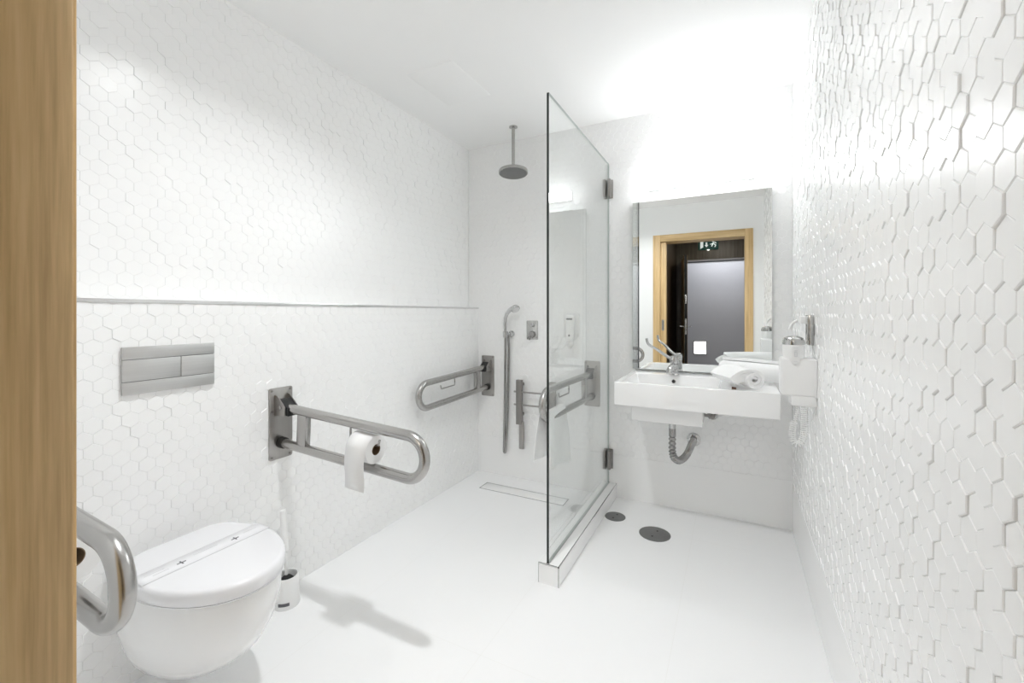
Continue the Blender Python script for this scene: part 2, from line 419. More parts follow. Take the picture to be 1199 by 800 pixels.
# ------------------------------------------------------------------ grab bars (local: +x out of the wall, z up)
def ring_pts(c, r, a0, a1, n): return [(c[0]+r*math.cos(a0+(a1-a0)*k/n), 0, c[1]+r*math.sin(a0+(a1-a0)*k/n)) for k in range(n+1)]
def make_bar(label):
    t = thing('grab_bar', label, 'grab bar', (0, 0, 0), None)
    bm = NB(); prism(bm, [(0., a, b) for a, b in rrect(.108, .308, .008)], (.006, 0, 0), .001); obj('mounting_plate', bm, M['steel_plate'], t)
    for y, z in ((-.043, .143), (.043, .143), (-.043, -.143), (.043, -.143), (-.043, .055), (.043, .055)):
        bm = NB(); lathe(bm, [(0, .0055), (.0055, .0055), (.005, .0085), (0, .009)], (0, y, z), (1, 0, 0), 12); obj('screw', bm, M['dark_steel'], t)
    # hinge bracket: two cheeks
    for s in (-1, 1):
        bm = NB(); y0 = s*.027
        prism(bm, [(.006, y0, .125), (.024, y0, .122), (.074, y0, .078), (.074, y0, .042), (.006, y0, .036)], (0, s*.004, 0))
        bk = obj('hinge_cheek', bm, M['steel_plate'], t)
        bm = NB(); lathe(bm, [(0, 0), (.0085, 0), (.0085, .003), (.006, .0045), (0, .0045)], (.045, s*.031, .075), (0, s, 0), 16); obj('pivot_bolt', bm, M['chrome_soft'], bk)
    bm = NB(); prism(bm, [(.008, -.025, .105), (.035, -.025, .108), (.085, -.025, .075), (.085, -.025, .04), (.008, -.025, .045)], (0, .05, 0), .003); obj('hinge_block', bm, M['rubber'], t)
    # U shaped tube
    zu, zl, xe = .070, -.085, .713
    rr = (zu-zl)/2; zc = (zu+zl)/2
    P = [(.06, 0, zu), (.25, 0, zu), (.5, 0, zu)] + ring_pts((xe, zc), rr, PI/2, -PI/2, 18) + [(.5, 0, zl), (.25, 0, zl), (.030, 0, zl)]
    bm = NB(); tube(bm, P, .0195, 24); obj('rail_tube', bm, M['tube'], t)
    bm = NB(); lathe(bm, [(0, .006), (.024, .006), (.024, .030), (.019, .034), (0, .034)], (0, 0, zl), (1, 0, 0), 20); obj('end_buffer', bm, M['rubber'], t)
    bm = NB(); box(bm, .126, .180, -.0135, .0135, zl+.012, zu-.012, .002)
    obj('brace', bm, M['tube'], t)
    # wire holder for a paper roll
    zr = zu-.019
    P = [(.425, 0, zu-.01), (.425, 0, zr-.038)] + [(.433-.008*math.cos(a), 0, zr-.038-.008*math.sin(a)) for a in (PI/6, PI/3, PI/2)]
    P += [(.50, 0, zr-.046), (.565, 0, zr-.046)] + [(.565+.008*math.sin(a), 0, zr-.038-.008*math.cos(a)) for a in (PI/6, PI/3, PI/2)] + [(.577, 0, zr-.022)]
    bm = NB(); tube(bm, P, .0042, 10); obj('roll_holder', bm, M['steel'], t)
    return t
def droop(t, deg):
    """let the tube, its brace and the wire holder hang from the hinge"""
    m = Matrix.Translation((.02, 0, 0)) @ Matrix.Rotation(math.radians(deg), 4, 'Y') @ Matrix.Translation((-.02, 0, 0))
    for c in t.children:
        if c.name.split('.')[0] in ('rail_tube', 'brace', 'roll_holder'): c.matrix_basis = m
    return m
bars = [make_bar('brushed steel folding grab bar between toilet and shower, holding a paper roll')]
for lb in ('brushed steel folding grab bar beside the door lining, only its end loop showing',
           'empty brushed steel folding grab bar on back wall next to the shower hose',
           'brushed steel folding grab bar behind the glass, with white towel over it'):
    bars.append(copy_thing(bars[0], lb))
BZ = .74
spec = [((XL, 1.22, BZ), 0., 2.9), ((XL, .372, BZ+.021), 0., 2.9), ((-1.675, D, BZ), -PI/2-.035, 2.2), ((-.856, D, BZ), -PI/2-.04, .3)]
droops = []
for b, (loc, rz, dg) in zip(bars, spec):
    b['group'] = 'folding grab bars'
    b.location = loc; b.rotation_euler = (0, 0, rz); droops.append(droop(b, dg))
# on the two back wall bars only the tube is swung, the plate stays flat on the wall
for b, rz in ((bars[2], spec[2][1]), (bars[3], spec[3][1])):
    b.rotation_euler = (0, 0, -PI/2); k = rz+PI/2
    for c in b.children:
        if c.name.split('.')[0] in ('rail_tube', 'brace', 'roll_holder'):
            c.matrix_basis = Matrix.Rotation(k, 4, 'Z') @ c.matrix_basis

# ------------------------------------------------------------------ paper rolls hanging on the wire holders
def paper_roll(label, at):
    """at: world point of the wire at the roll's wall end; axis along +x"""
    x, y, z = at; c = Vector((x, y, z-.0135)); Ro, Ri, Ln = .054, .0205, .100
    t = thing('toilet_paper_roll', label, 'toilet paper', tuple(c), 'toilet paper rolls')
    bm = NB(); lathe(bm, [(Ri, 0), (Ro-.002, 0), (Ro, .002), (Ro, Ln-.002), (Ro-.002, Ln), (Ri, Ln), (Ri, 0)], c, (1, 0, 0), 40); obj('paper', bm, M['paper'], t)
    bm = NB(); lathe(bm, [(Ri-.0015, -.0005), (Ri, -.0005), (Ri, Ln+.0008), (Ri-.0015, Ln+.0008), (Ri-.0015, -.0005)], c, (1, 0, 0), 32); obj('core', bm, M['card'], t)
    bm = NB(); P = []
    for k in range(9):
        a = PI*.5 + (PI*.5)*k/8; P.append((Ro+.0015)*Vector((0, math.cos(a), math.sin(a))))
    for k in range(1, 8): P.append(Vector((0, -Ro-.0015-.004*math.sin(k*.8), -.021*k)))
    g0 = [bm.verts.new(c+p+Vector((.0005, 0, 0))) for p in P]; g1 = [bm.verts.new(c+p+Vector((Ln-.0005, 0, 0))) for p in P]
    for k in range(len(P)-1): bm.faces.new((g0[k], g1[k], g1[k+1], g0[k+1]))
    o = obj('hanging_sheet', bm, M['paper'], t)
    sm = o.modifiers.new('thick', 'SOLIDIFY'); sm.thickness = .0006; sm.offset = 1
    return t
for b, d, lb, dx in ((bars[0], droops[0], 'white toilet paper roll with loose end on grab bar between toilet and shower', .460),
                     (bars[1], droops[1], 'white toilet paper roll inside the grab bar loop beside the door lining', .475)):
    p = Vector(b.location) + d @ Vector((dx, 0, .070-.019-.046))
    r_ = paper_roll(lb, tuple(p-Vector((0, 0, .002))))
    # follow the slope of the wire
    r_.rotation_euler = (0, d.to_euler().y, 0)

# ------------------------------------------------------------------ toilet
TC = .795
def dshape(z, xb, xf, hw, hb=None, xm=None, n=22, p=2.0, rc=.01):
    """outline seen from above: straight at the wall, round at the front"""
    hb = hb if hb is not None else hw*.9; xm = xm if xm is not None else xb+(xf-xb)*.40
    rc = min(rc, hb*.9); 
    side = [(xb+rc*(1-math.cos(PI/2*k/6)), (hb-rc)+rc*math.sin(PI/2*k/6)) for k in range(7)]
    x1 = side[-1][0]
    for k in range(1, 6):
        f = k/6; side.append((x1+(xm-x1)*f, hb+(hw-hb)*math.sin(f*PI/2)))
    o = [(x, TC-y, z) for x, y in side]
    for k in range(n+1):
        a = -PI/2+PI*k/n; ca, sa = math.cos(a), math.sin(a)
        o.append((xm+(xf-xm)*abs(ca)**(2/p), TC+hw*math.copysign(abs(sa)**(2/p), sa), z))
    o += [(x, TC+y, z) for x, y in side[::-1]]
    return o
t = thing('toilet', 'white wall-hung toilet with closed lid under the steel flush plate', 'toilet', (XL, TC, 0))
bm = NB()
rings = []
for z, xb, xf, hw in ((.398, XL, -1.246, .189), (.385, XL, -1.242, .1905), (.33, XL, -1.246, .190), (.26, XL, -1.272, .184), (.19, XL, -1.318, .170), (.138, XL, -1.38, .146), (.104, XL, -1.44, .118), (.084, XL, -1.495, .090), (.076, XL, -1.55, .060)):
    rings.append([bm.verts.new(q) for q in dshape(z, xb, xf, hw, hw*.86 if z > .2 else hw*.8)])
loft(bm, rings); bowl = obj('bowl', bm, M['ceramic'], t, 50)
bm = NB(); rings = []
for z, g in ((.4005, -.006), (.404, -.001), (.407, 0)): rings.append([bm.verts.new(q) for q in dshape(z, -1.70-g, -1.237+g, .192+g, .165+g, rc=.07)])
loft(bm, rings); obj('seat', bm, M['lid'], t, 50)
bm = NB(); rings = []
for z, g in ((.4085, -.003), (.411, 0), (.438, 0), (.444, -.002), (.4485, -.007), (.4505, -.015)): rings.append([bm.verts.new(q) for q in dshape(z, -1.702-g, -1.235+g, .194+g, .168+g, rc=.075)])
loft(bm, rings); obj('lid', bm, M['lid'], t, 50)
for s in (-1, 1):
    bm = NB(); lathe(bm, [(0, 0), (.011, 0), (.011, .026), (.009, .03), (0, .03)], (-1.717, TC+s*.075, .3985), (0, 0, 1), 20); obj('lid_hinge', bm, M['chrome_soft'], t)
# paper band across the lid
t = thing('paper_band', 'white printed paper band lying across the closed toilet lid', 'paper band', (-1.5, TC, .451))
bm = NB(); bx0, bx1 = -1.545, -1.475
ys = [TC-.188+.376*k/24 for k in range(25)]
def bandz(y): return .4513
g0 = [bm.verts.new((bx0+.028*(0), y, bandz(y))) for y in ys]; g1 = [bm.verts.new((bx1, y, bandz(y))) for y in ys]
for k in range(24): bm.faces.new((g0[k], g0[k+1], g1[k+1], g1[k]))
o = obj('strip', bm, M['band'], t); sm = o.modifiers.new('thick', 'SOLIDIFY'); sm.thickness = .0005; sm.offset = 1
def cross(y):
    b = NB(); z = .4519; x = -1.507
    for a0, a1, c0, c1 in ((-.0025, .0025, -.012, .012), (-.011, .011, -.002, .002)): box(b, x+a0, x+a1, y+c0, y+c1, z, z+.0004+.0001*(a1 > .01))
    obj('cross_mark', b, M['grey_print'], t)
cross(TC-.075); cross(TC+.085)
for y0, y1, x in ((TC-.165, TC-.115, -1.520), (TC-.15, TC-.11, -1.505), (TC-.035, TC+.035, -1.520), (TC+.12, TC+.165, -1.520)):
    b = NB(); box(b, x, x+.0025, y0, y1, .4519, .4522); obj('text_line', b, M['pale_print'], t)
b = NB(); box(b, -1.4762, -1.4746, TC-.186, TC+.186, .4508, .4522); obj('fold_edge', b, M['pale_print'], t)

# flush plate
t = thing('flush_plate', 'satin steel dual flush plate on the tiled wall above the toilet', 'flush plate', (XL, .807, 1.028))
y0, y1, z0, z1 = .668, .945, .950, 1.106; fx = XL+.012
bm = NB(); box(bm, XL-.001, fx-.004, y0+.002, y1-.002, z0+.002, z1-.002); obj('backing', bm, M['black'], t)
bm = NB(); box(bm, XL, fx, y0, y1, z1-.041, z1, .0012); obj('upper_strip', bm, M['flush_steel'], t)
bm = NB(); box(bm, XL, fx, y0, y1, z0, z0+.041, .0012); obj('lower_strip', bm, M['flush_steel'], t)
bm = NB(); box(bm, XL, fx, y0, y0+.165, z0+.0425, z1-.0425, .0012); obj('button', bm, M['flush_steel'], t)
bm = NB(); box(bm, XL, fx, y0+.1665, y1, z0+.0425, z1-.0425, .0012); obj('button', bm, M['flush_steel'], t)

# toilet brush
bx, by = -1.668, 1.185
t = thing('brush_holder', 'white tapered toilet brush holder standing on floor behind the toilet', 'brush holder', (bx, by, 0))
bm = NB()
lathe(bm, [(0, 0), (.050, 0), (.0515, .004), (.049, .06), (.045, .118), (.0445, .122), (.041, .122), (.0405, .118), (.043, .03), (0, .03)], (bx, by, 0), (0, 0, 1), 40); obj('cup', bm, M['plastic'], t)
bm = NB(); an = math.atan2(-by, -bx)-.22   # dark patch for the shade in the cut near the foot, towards the doorway
rings = []
for z in (.018, .030):
    rings.append([(bx+rr*math.cos(a), by+rr*math.sin(a), z) for rr in (.0495, .0522) for a in [an-.42+.84*k/8 for k in range(9)]])
v = [[bm.verts.new(q) for q in r_] for r_ in rings]
for k in range(8):
    bm.faces.new((v[0][9+k], v[0][10+k], v[1][10+k], v[1][9+k])); bm.faces.new((v[0][k], v[1][k], v[1][k+1], v[0][k+1]))
    bm.faces.new((v[1][k], v[1][9+k], v[1][10+k], v[1][k+1])); bm.faces.new((v[0][k], v[0][k+1], v[0][10+k], v[0][9+k]))
bm.faces.new((v[0][0], v[0][9], v[1][9], v[1][0])); bm.faces.new((v[0][8], v[1][8], v[1][17], v[0][17]))
obj('slot_shade', bm, M['grey_print'], t)
t = thing('toilet_brush', 'white toilet brush with straight handle standing in its holder', 'toilet brush', (bx-.012, by+.008, .03))
hx, hy = bx-.012, by+.008
bm = NB(); tube(bm, [(hx, hy, .09), (hx-.009, hy+.002, .18), (hx-.020, hy+.004, .30)], [.006, .006, .006], 12)
tube(bm, [(hx-.014, hy+.004, .20), (hx-.015, hy+.004, .208), (hx-.029, hy+.005, .372), (hx-.0295, hy+.005, .378)], [.007, .0135, .0135, .011], 14); obj('handle', bm, M['plastic'], t)
bm = NB(); lathe(bm, [(0, .032), (.024, .036), (.030, .06), (.028, .10), (.016, .112), (0, .114)], (bx-.004, by+.004, 0), (0, 0, 1), 28); obj('bristles', bm, M['black'], t)

# ------------------------------------------------------------------ shower
t = thing('shower_curb', 'low white tiled curb with metal edges carrying the glass screen', 'curb', (-.738, 2.3, 0))
cx0, cx1, cy0 = -.787, -.690, 1.80
bm = NB(); box(bm, cx0, cx1, cy0, D-.0015, 0, .09); obj('body', bm, M['smooth_tile'], t)
bm = NB(); box(bm, cx1-.0035, cx1+.001, cy0-.001, D-.002, .0865, .0910); obj('edge_profile', bm, M['chrome_soft'], t)
bm = NB(); box(bm, cx0-.001, cx1+.001, cy0-.001, cy0+.0035, .0865, .0910); obj('edge_profile', bm, M['chrome_soft'], t)
bm = NB(); box(bm, cx1-.0035, cx1+.001, cy0-.001, cy0+.0035, 0, .0865); box(bm, cx0-.001, cx0+.0012, cy0-.001, cy0+.002, 0, .0865); obj('edge_profile', bm, M['chrome_soft'], t)
bm = NB(); box(bm, -.7525, -.7375, cy0+.006, D-.002, .0898, .0915); obj('sealant', bm, M['grout'], t)

t = thing('glass_screen', 'clear frameless glass shower screen standing on the white curb', 'shower screen', (-.745, 2.34, .09))
bm = NB(); box(bm, -.7505, -.7395, 1.808, 2.862, .0918, 2.21)
pane = obj('pane', bm, M['glass'], t, extra=[M['glass_edge'], M['glass_rim']])
for p in pane.data.polygons:
    p.use_smooth = False
    if p.normal.y < -.9: p.material_index = 1
    elif abs(p.normal.z) > .9 or p.normal.y > .9: p.material_index = 2
for z0, z1 in ((1.985, 2.10), (.19, .31)):
    bm = NB()
    box(bm, -.7705, -.7507, 2.812, 2.8665, z0, z1, .004); box(bm, -.7393, -.7195, 2.812, 2.8665, z0, z1, .004)
    box(bm, -.775, -.715, 2.8625, D-.001, z0-.004, z1+.004, .001)
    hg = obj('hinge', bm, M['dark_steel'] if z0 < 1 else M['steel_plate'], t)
    for s, x in ((-1, -.7705), (1, -.7195)):
        b = NB(); lathe(b, [(0, -.001), (.006, -.001), (.006, .0015), (0, .002)], (x, 2.838, (z0+z1)/2), (s, 0, 0), 14); obj('hinge_screw', b, M['chrome_soft'], hg)

t = thing('rain_shower', 'round overhead shower head on a straight pipe from the ceiling', 'shower head', (-1.35, 2.655, H))
sx, sy, sz = -1.35, 2.655, 2.187; tl = (-.050, .098, 1)
bm = NB(); lathe(bm, [(0, 0), (.029, 0), (.029, -.006), (.020, -.010), (0, -.010)], (sx, sy, H), (0, 0, 1), 32); obj('ceiling_flange', bm, M['chrome_soft'], t)
bm = NB(); tube(bm, [(sx, sy, H-.008), (sx, sy, 2.35), (sx, sy, sz+.03)], .0115, 18); obj('pipe', bm, M['steel'], t)
bm = NB(); lathe(bm, [(0, .036), (.014, .036), (.018, .018), (.078, .013), (.0995, .010), (.101, .006), (.101, -.006), (.098, -.009), (0, -.009)], (sx, sy, sz), tl, 48); hd = obj('head', bm, M['steel'], t)
bm = NB(); lathe(bm, [(0, -.009), (.093, -.009), (.093, -.0105), (0, -.0108)], (sx, sy, sz), tl, 48); obj('spray_plate', bm, M['disc'], hd)

# hand shower, wall holder, hose
hx, hy, hz = -1.492, 2.815, 1.062
t = thing('shower_holder', 'round chrome wall holder and outlet for the hand shower', 'shower holder', (-1.478, D, 1.064))
bm = NB(); lathe(bm, [(0, 0), (.024, 0), (.024, .006), (.017, .012), (.0155, .03), (.014, .034), (0, .034)], (-1.472, D, 1.064), (0, -1, 0), 28); obj('wall_rosette', bm, M['chrome'], t)
bm = NB(); tube(bm, [(-1.472, D-.030, 1.064), (-1.48, D-.045, 1.064), (-1.489, D-.053, 1.063)], .011, 16); obj('outlet_elbow', bm, M['chrome'], t)
bm = NB(); lathe(bm, [(.0135, -.022), (.0175, -.022), (.019, .022), (.0145, .022), (.0135, -.022)], (hx-.003, hy-.002, hz), (0, 0, 1), 24); obj('cradle', bm, M['chrome'], t)
t = thing('hand_shower', 'chrome hand shower with curved handle and long hanging hose', 'hand shower', (hx, hy, hz))
P = [(-1.495, 2.813, 1.035), (-1.497, 2.812, 1.09), (-1.496, 2.808, 1.14), (-1.489, 2.802, 1.18), (-1.474, 2.796, 1.213), (-1.450, 2.79, 1.238), (-1.424, 2.785, 1.252)]
bm = NB(); tube(bm, P, [.011, .0115, .0125, .013, .0135, .0145, .016], 18); obj('handle', bm, M['chrome'], t)
ax = Vector((.62, -.35, -.70)).normalized(); hc = Vector((-1.398, 2.779, 1.252))
bm = NB(); lathe(bm, [(0, -.024), (.014, -.022), (.026, -.012), (.032, .0), (.033, .008), (.031, .012), (0, .013)], hc, tuple(ax), 32); h2 = obj('head', bm, M['chrome'], t)
bm = NB(); lathe(bm, [(0, .0125), (.027, .0125), (.026, .0145), (0, .015)], hc, tuple(ax), 32); obj('spray_face', bm, M['plastic_pale'], h2)
P = [(-1.495, 2.813, 1.035), (-1.497, 2.815, .9), (-1.503, 2.82, .6), (-1.512, 2.828, .32), (-1.5185, 2.834, .215)]
P += [(-1.512+.0065*math.cos(a), 2.834, .195+.010*math.sin(a)) for a in (PI*1.05, PI*1.3, PI*1.5, PI*1.7, PI*1.95)]
P += [(-1.503, 2.836, .24), (-1.494, 2.838, .4), (-1.485, 2.838, .7), (-1.478, 2.834, .95), (-1.480, 2.832, 1.03), (-1.482, 2.832, 1.052)]
def smooth(P, n=6):
    P = [Vector(p) for p in P]; o = []
    for i in range(len(P)-1):
        a, b, c, d = P[max(i-1, 0)], P[i], P[i+1], P[min(i+2, len(P)-1)]
        for k in range(n):
            s = k/n; o.append(.5*((2*b)+(c-a)*s+(2*a-5*b+4*c-d)*s*s+(3*b-a-3*c+d)*s**3))
    return o+[P[-1]]
bm = NB(); tube(bm, smooth(P), .0088, 12); obj('hose', bm, M['ribbed'], t)

t = thing('shower_mixer', 'square chrome shower mixer plate with lever and diverter knob', 'shower mixer', (-1.303, D, 1.095))
bm = NB(); prism(bm, [(-1.303+a, D+.001, 1.095+b) for a, b in rrect(.088, .137, .006)], (0, -.009, 0), .0012); obj('plate', bm, M['chrome_soft'], t)
bm = NB(); lathe(bm, [(0, .006), (.024, .006), (.024, .024), (.020, .034), (0, .036)], (-1.298, D, 1.066), (0, -1, 0), 28)
tube(bm, [(-1.298, D-.026, 1.066), (-1.304, D-.036, 1.046), (-1.309, D-.040, 1.024)], [.008, .006, .005], 12); obj('lever_knob', bm, M['ribbed'], t)
bm = NB(); lathe(bm, [(0, .006), (.013, .006), (.013, .022), (.010, .028), (0, .029)], (-1.298, D, 1.130), (0, -1, 0), 24); obj('diverter_knob', bm, M['chrome'], t)

t = thing('rail_frame', 'grey steel frame of upright bars joined by two thin rods, shower wall', 'shower frame', (-1.27, D, .45))
for x0, x1 in ((-1.406, -1.362), (-1.150, -1.106)):
    bm = NB(); box(bm, x0, x1, 2.806, 2.834, .412, .735, .002); box(bm, x0+.008, x1-.008, 2.834, D-.0005, .69, .71); box(bm, x0+.008, x1-.008, 2.834, D-.0005, .47, .49); up = obj('upright', bm, M['dark_steel'], t)
    bm = NB(); box(bm, x0+.021, x1+.011, 2.812, 2.836, .236, .43, .002); obj('lower_leg', bm, M['steel_plate'], up)
for z in (.648, .555):
    bm = NB(); tube(bm, [(-1.425, 2.815, z), (-1.26, 2.815, z), (-1.095, 2.815, z)], .0065, 12); obj('rod', bm, M['steel_plate'], t)

t = thing('soap_dispenser', 'white hanging soap dispenser bottle on back wall behind the glass', 'soap dispenser', (-1.0, D, 1.08))
bm = NB(); prism(bm, [(-1.003+a, D+.001, 1.135+b) for a, b in rrect(.110, .165, .012)], (0, -.012, 0), .002); obj('wall_holder', bm, M['plastic_pale'], t)
bm = NB(); rings = []
for z, w, dpt in ((1.203, .020, .012), (1.198, .028, .018), (1.19, .0315, .022), (1.14, .0305, .022), (1.06, .027, .02), (1.005, .0235, .017), (.992, .022, .016)):
    rings.append([bm.verts.new((-1.003+w*math.cos(2*PI*k/24), 2.834+dpt*math.sin(2*PI*k/24), z)) for k in range(24)])
loft(bm, rings); bo = obj('bottle', bm, M['plastic'], t)
bm = NB(); lathe(bm, [(0, 0), (.014, 0), (.012, -.012), (.005, -.016), (0, -.016)], (-1.003, 2.834, .992), (0, 0, 1), 20); obj('nozzle', bm, M['plastic_pale'], t)
bm = NB(); rings = []
for z in (1.172, 1.183):
    rings.append([bm.verts.new((-1.003+.0320*math.cos(a), 2.834+.0226*math.sin(a), z)) for a in [-PI/2-.72+1.44*k/8 for k in range(9)]])
for k in range(8): bm.faces.new((rings[0][k], rings[0][k+1], rings[1][k+1], rings[1][k]))
o = obj('brand_band', bm, M['grey_print'], bo)
bm = NB(); lathe(bm, [(0, 0), (.007, 0), (.007, .001), (0, .001)], (-1.003, 2.8145, 1.065), (0, -1, 0), 16); obj('emblem', bm, M['grey_print'], bo)
for z, w in ((1.037, .013), (1.022, .011)):
    bm = NB(); box(bm, -1.003-w, -1.003+w, 2.8150, 2.8163, z, z+.003); obj('text_line', bm, M['pale_print'], bo)

# floor fittings
t = thing('shower_drain', 'long tile-filled shower drain with thin dark frame in the floor', 'drain', (-1.27, 2.635, 0))
x0, x1, y0, y1 = -1.58, -.96, 2.582, 2.692; w = .004
bm = NB()
for b in ((x0, x1, y0, y0+w), (x0, x1, y1-w, y1), (x0, x0+w, y0, y1), (x1-w, x1, y0, y1)): box(bm, *b, -.004, .0012)
obj('frame', bm, M['disc'], t)
bm = NB(); box(bm, x0+w+.001, x1-w-.001, y0+w+.001, y1-w-.001, -.003, .001, .0005); obj('tile_insert', bm, M['smooth_tile'], t)
for (x, y, r, lb) in ((-.632, 2.587, .060, 'smaller round grey floor drain cover beside the white curb'), (-.388, 2.482, .083, 'larger round grey floor drain cover out on the open floor')):
    t = thing('floor_drain', lb, 'floor drain', (x, y, 0), 'round floor drain covers')
    bm = NB(); lathe(bm, [(0, -.003), (r, -.003), (r, .0022), (r-.002, .003), (0, .003)], (x, y, 0), (0, 0, 1), 48); obj('cover', bm, M['disc'], t)
    for s in (-1, 1):
        bm = NB(); lathe(bm, [(0, .0025), (.005, .0025), (.005, .0036), (0, .0036)], (x+s*r*.10, y+s*r*.42, 0), (0, 0, 1), 12); obj('screw', bm, M['black'], t)

# ------------------------------------------------------------------ washbasin
SX0, SX1, SY0, ST, SB = -.571, .190, 2.312, .851, .728
t = thing('washbasin', 'white rectangular ceramic washbasin with wide side shelf under the mirror', 'washbasin', (-.19, D, .728))
bm = NB()
bx0, bx1, by0, by1, bd = -.535, -.065, 2.345, 2.735, .735
def R4(x0, x1, y0, y1, z): return [bm.verts.new(q) for q in ((x0, y0, z), (x1, y0, z), (x1, y1, z), (x0, y1, z))]
ob = R4(SX0, SX1, SY0, D-.001, SB); ot = R4(SX0, SX1, SY0, D-.001, ST)
it = R4(bx0, bx1, by0, by1, ST-.002); ib = R4(bx0+.03, bx1-.03, by0+.03, by1-.02, bd)
bm.faces.new(ob[::-1])
for k in range(4):
    k2 = (k+1) % 4
    bm.faces.new((ob[k], ob[k2], ot[k2], ot[k])); bm.faces.new((ot[k], ot[k2], it[k2], it[k])); bm.faces.new((it[k], it[k2], ib[k2], ib[k]))
bm.faces.new(ib)
bmesh.ops.bevel(bm, geom=list(bm.edges), offset=.005, segments=3, affect='EDGES', profile=.5)
obj('basin', bm, M['ceramic'], t, 60)
bm = NB(); box(bm, -.512, -.146, 2.46, 2.80, .620, SB+.001, .006, 3); obj('trap_housing', bm, M['ceramic'], t)
bm = NB(); lathe(bm, [(0, -.003), (.0125, -.003), (.0125, .002), (.010, .003), (0, .0015)], (-.318, 2.7255, .812), (0, -1, .18), 24); ov = obj('overflow_ring', bm, M['chrome_soft'], t)
bm = NB(); lathe(bm, [(0, .002), (.0095, .002), (.0095, .0034), (0, .0034)], (-.318, 2.7255, .812), (0, -1, .18), 24); obj('overflow_hole', bm, M['black'], ov)
bm = NB(); lathe(bm, [(0, 0), (.028, 0), (.028, .002), (.02, .003), (0, .002)], (-.30, 2.56, bd-.0005), (0, 0, 1), 24); obj('plug_hole', bm, M['chrome_soft'], t)

t = thing('faucet', 'chrome basin faucet with long looped lever handle', 'faucet', (-.318, 2.745, ST))
fx, fy = -.318, 2.745
bm = NB(); lathe(bm, [(0, 0), (.029, 0), (.029, .004), (.0255, .008), (.024, .052), (.0225, .064), (0, .066)], (fx, fy, ST-.001), (0, 0, 1), 32)
tube(bm, smooth([(fx, fy-.01, ST+.040), (fx-.004, fy-.05, ST+.050), (fx-.010, fy-.09, ST+.045), (fx-.014, fy-.112, ST+.030), (fx-.015, fy-.118, ST+.016)], 4), [.019]*4+[.018]*4+[.0165]*4+[.015]*4+[.0135], 18); obj('body', bm, M['chrome'], t)
bm = NB(); lathe(bm, [(0, .066), (.0225, .066), (.026, .074), (.0265, .092), (.022, .106), (.010, .112), (0, .113)], (fx, fy, ST), (0, 0, 1), 32); cap = obj('cap', bm, M['chrome'], t)
bm = NB(); tube(bm, smooth([(fx-.012, fy-.012, ST+.095), (fx-.04, fy-.030, ST+.112), (-.408, 2.675, 1.004), (-.438, 2.655, 1.024), (-.451, 2.647, 1.037), (-.457, 2.643, 1.055), (-.459, 2.642, 1.069)], 5), [.0085]*10+[.0075]*20+[.0065], 14); obj('lever', bm, M['chrome'], t)

t = thing('drain_trap', 'chrome flexible ribbed drain trap curving into the wall below basin', 'drain pipe', (-.26, 2.6, .62))
tx, ty = -.306, 2.56
bm = NB(); lathe(bm, [(0, 0), (.026, 0), (.026, -.012), (.020, -.016), (.018, -.055), (0, -.055)], (tx, ty, .622), (0, 0, 1), 28); obj('outlet_nut', bm, M['chrome'], t)
P = smooth([(tx, ty, .575), (tx, ty, .52), (tx, ty+.002, .450), (tx+.008, ty+.012, .408), (tx+.028, ty+.045, .385), (tx+.048, ty+.10, .384), (tx+.064, ty+.15, .398), (tx+.074, ty+.185, .418), (tx+.080, ty+.22, .432), (-.219, D-.055, .441), (-.218, D-.030, .444), (-.218, D-.001, .444)], 12)
bm = NB(); tube(bm, P, [(.0172+.0036*math.sin(k*PI/2)) if 10 < k < len(P)-14 else .0185 for k in range(len(P))], 28); obj('flexible_pipe', bm, M['ribbed'], t, 18)
bm = NB(); lathe(bm, [(0, 0), (.040, 0), (.040, .004), (.030, .010), (.020, .011), (0, .011)], (-.218, D, .444), (0, -1, 0), 32); obj('wall_rosette', bm, M['chrome'], t)
t = thing('angle_valve', 'small chrome angle valve on back wall beside the trap housing', 'valve', (-.135, D, .598))
bm = NB(); lathe(bm, [(0, 0), (.030, 0), (.030, .004), (.022, .010), (0, .010)], (-.115, D, .606), (0, -1, 0), 28); obj('wall_rosette', bm, M['chrome'], t)
bm = NB(); tube(bm, [(-.115, D-.008, .606), (-.115, D-.05, .606)], .011, 14); tube(bm, [(-.115, D-.045, .606), (-.142, D-.068, .612), (-.165, D-.075, .618)], .009, 12)
lathe(bm, [(0, 0), (.014, 0), (.016, .014), (.013, .020), (0, .021)], (-.115, D-.045, .606), (0, -1, 0), 20); obj('valve_body', bm, M['dark_steel'], t)

# mirror and lamp
t = thing('wall_mirror', 'large frameless mirror on back wall above the basin', 'mirror', (-.195, D, 1.39))
MX0, MX1, MZ0, MZ1 = -.583, .192, .861, 1.929
bm = NB(); box(bm, MX0+.002, MX1-.002, D-.016, D-.0005, MZ0+.002, MZ1-.002); obj('backing', bm, M['mirror_edge'], t)
bm = NB(); box(bm, MX0, MX1, D-.0205, D-.0155, MZ0, MZ1); gl = obj('glass', bm, M['mirror'], t, extra=[M['mirror_edge']])
for p in gl.data.polygons:
    p.use_smooth = False
    if p.normal.y > -.9: p.material_index = 1
t = thing('mirror_lamp', 'long white box lamp glowing on the wall above the mirror', 'lamp', (-.19, D, 2.02))
LX0, LX1 = -.487, .107
bm = NB(); box(bm, LX0+.004, LX1-.004, D-.04, D-.0005, 1.995, 2.048); obj('housing', bm, M['plastic_pale'], t)
bm = NB(); box(bm, LX0, LX1, D-.078, D-.040, 1.994, 2.052, .004); obj('diffuser', bm, M['lamp'], t)
bm = NB(); box(bm, LX0+.001, LX1-.001, D-.0775, D-.068, 1.9896, 1.9938); obj('lower_strip', bm, M['grey_print'], t)

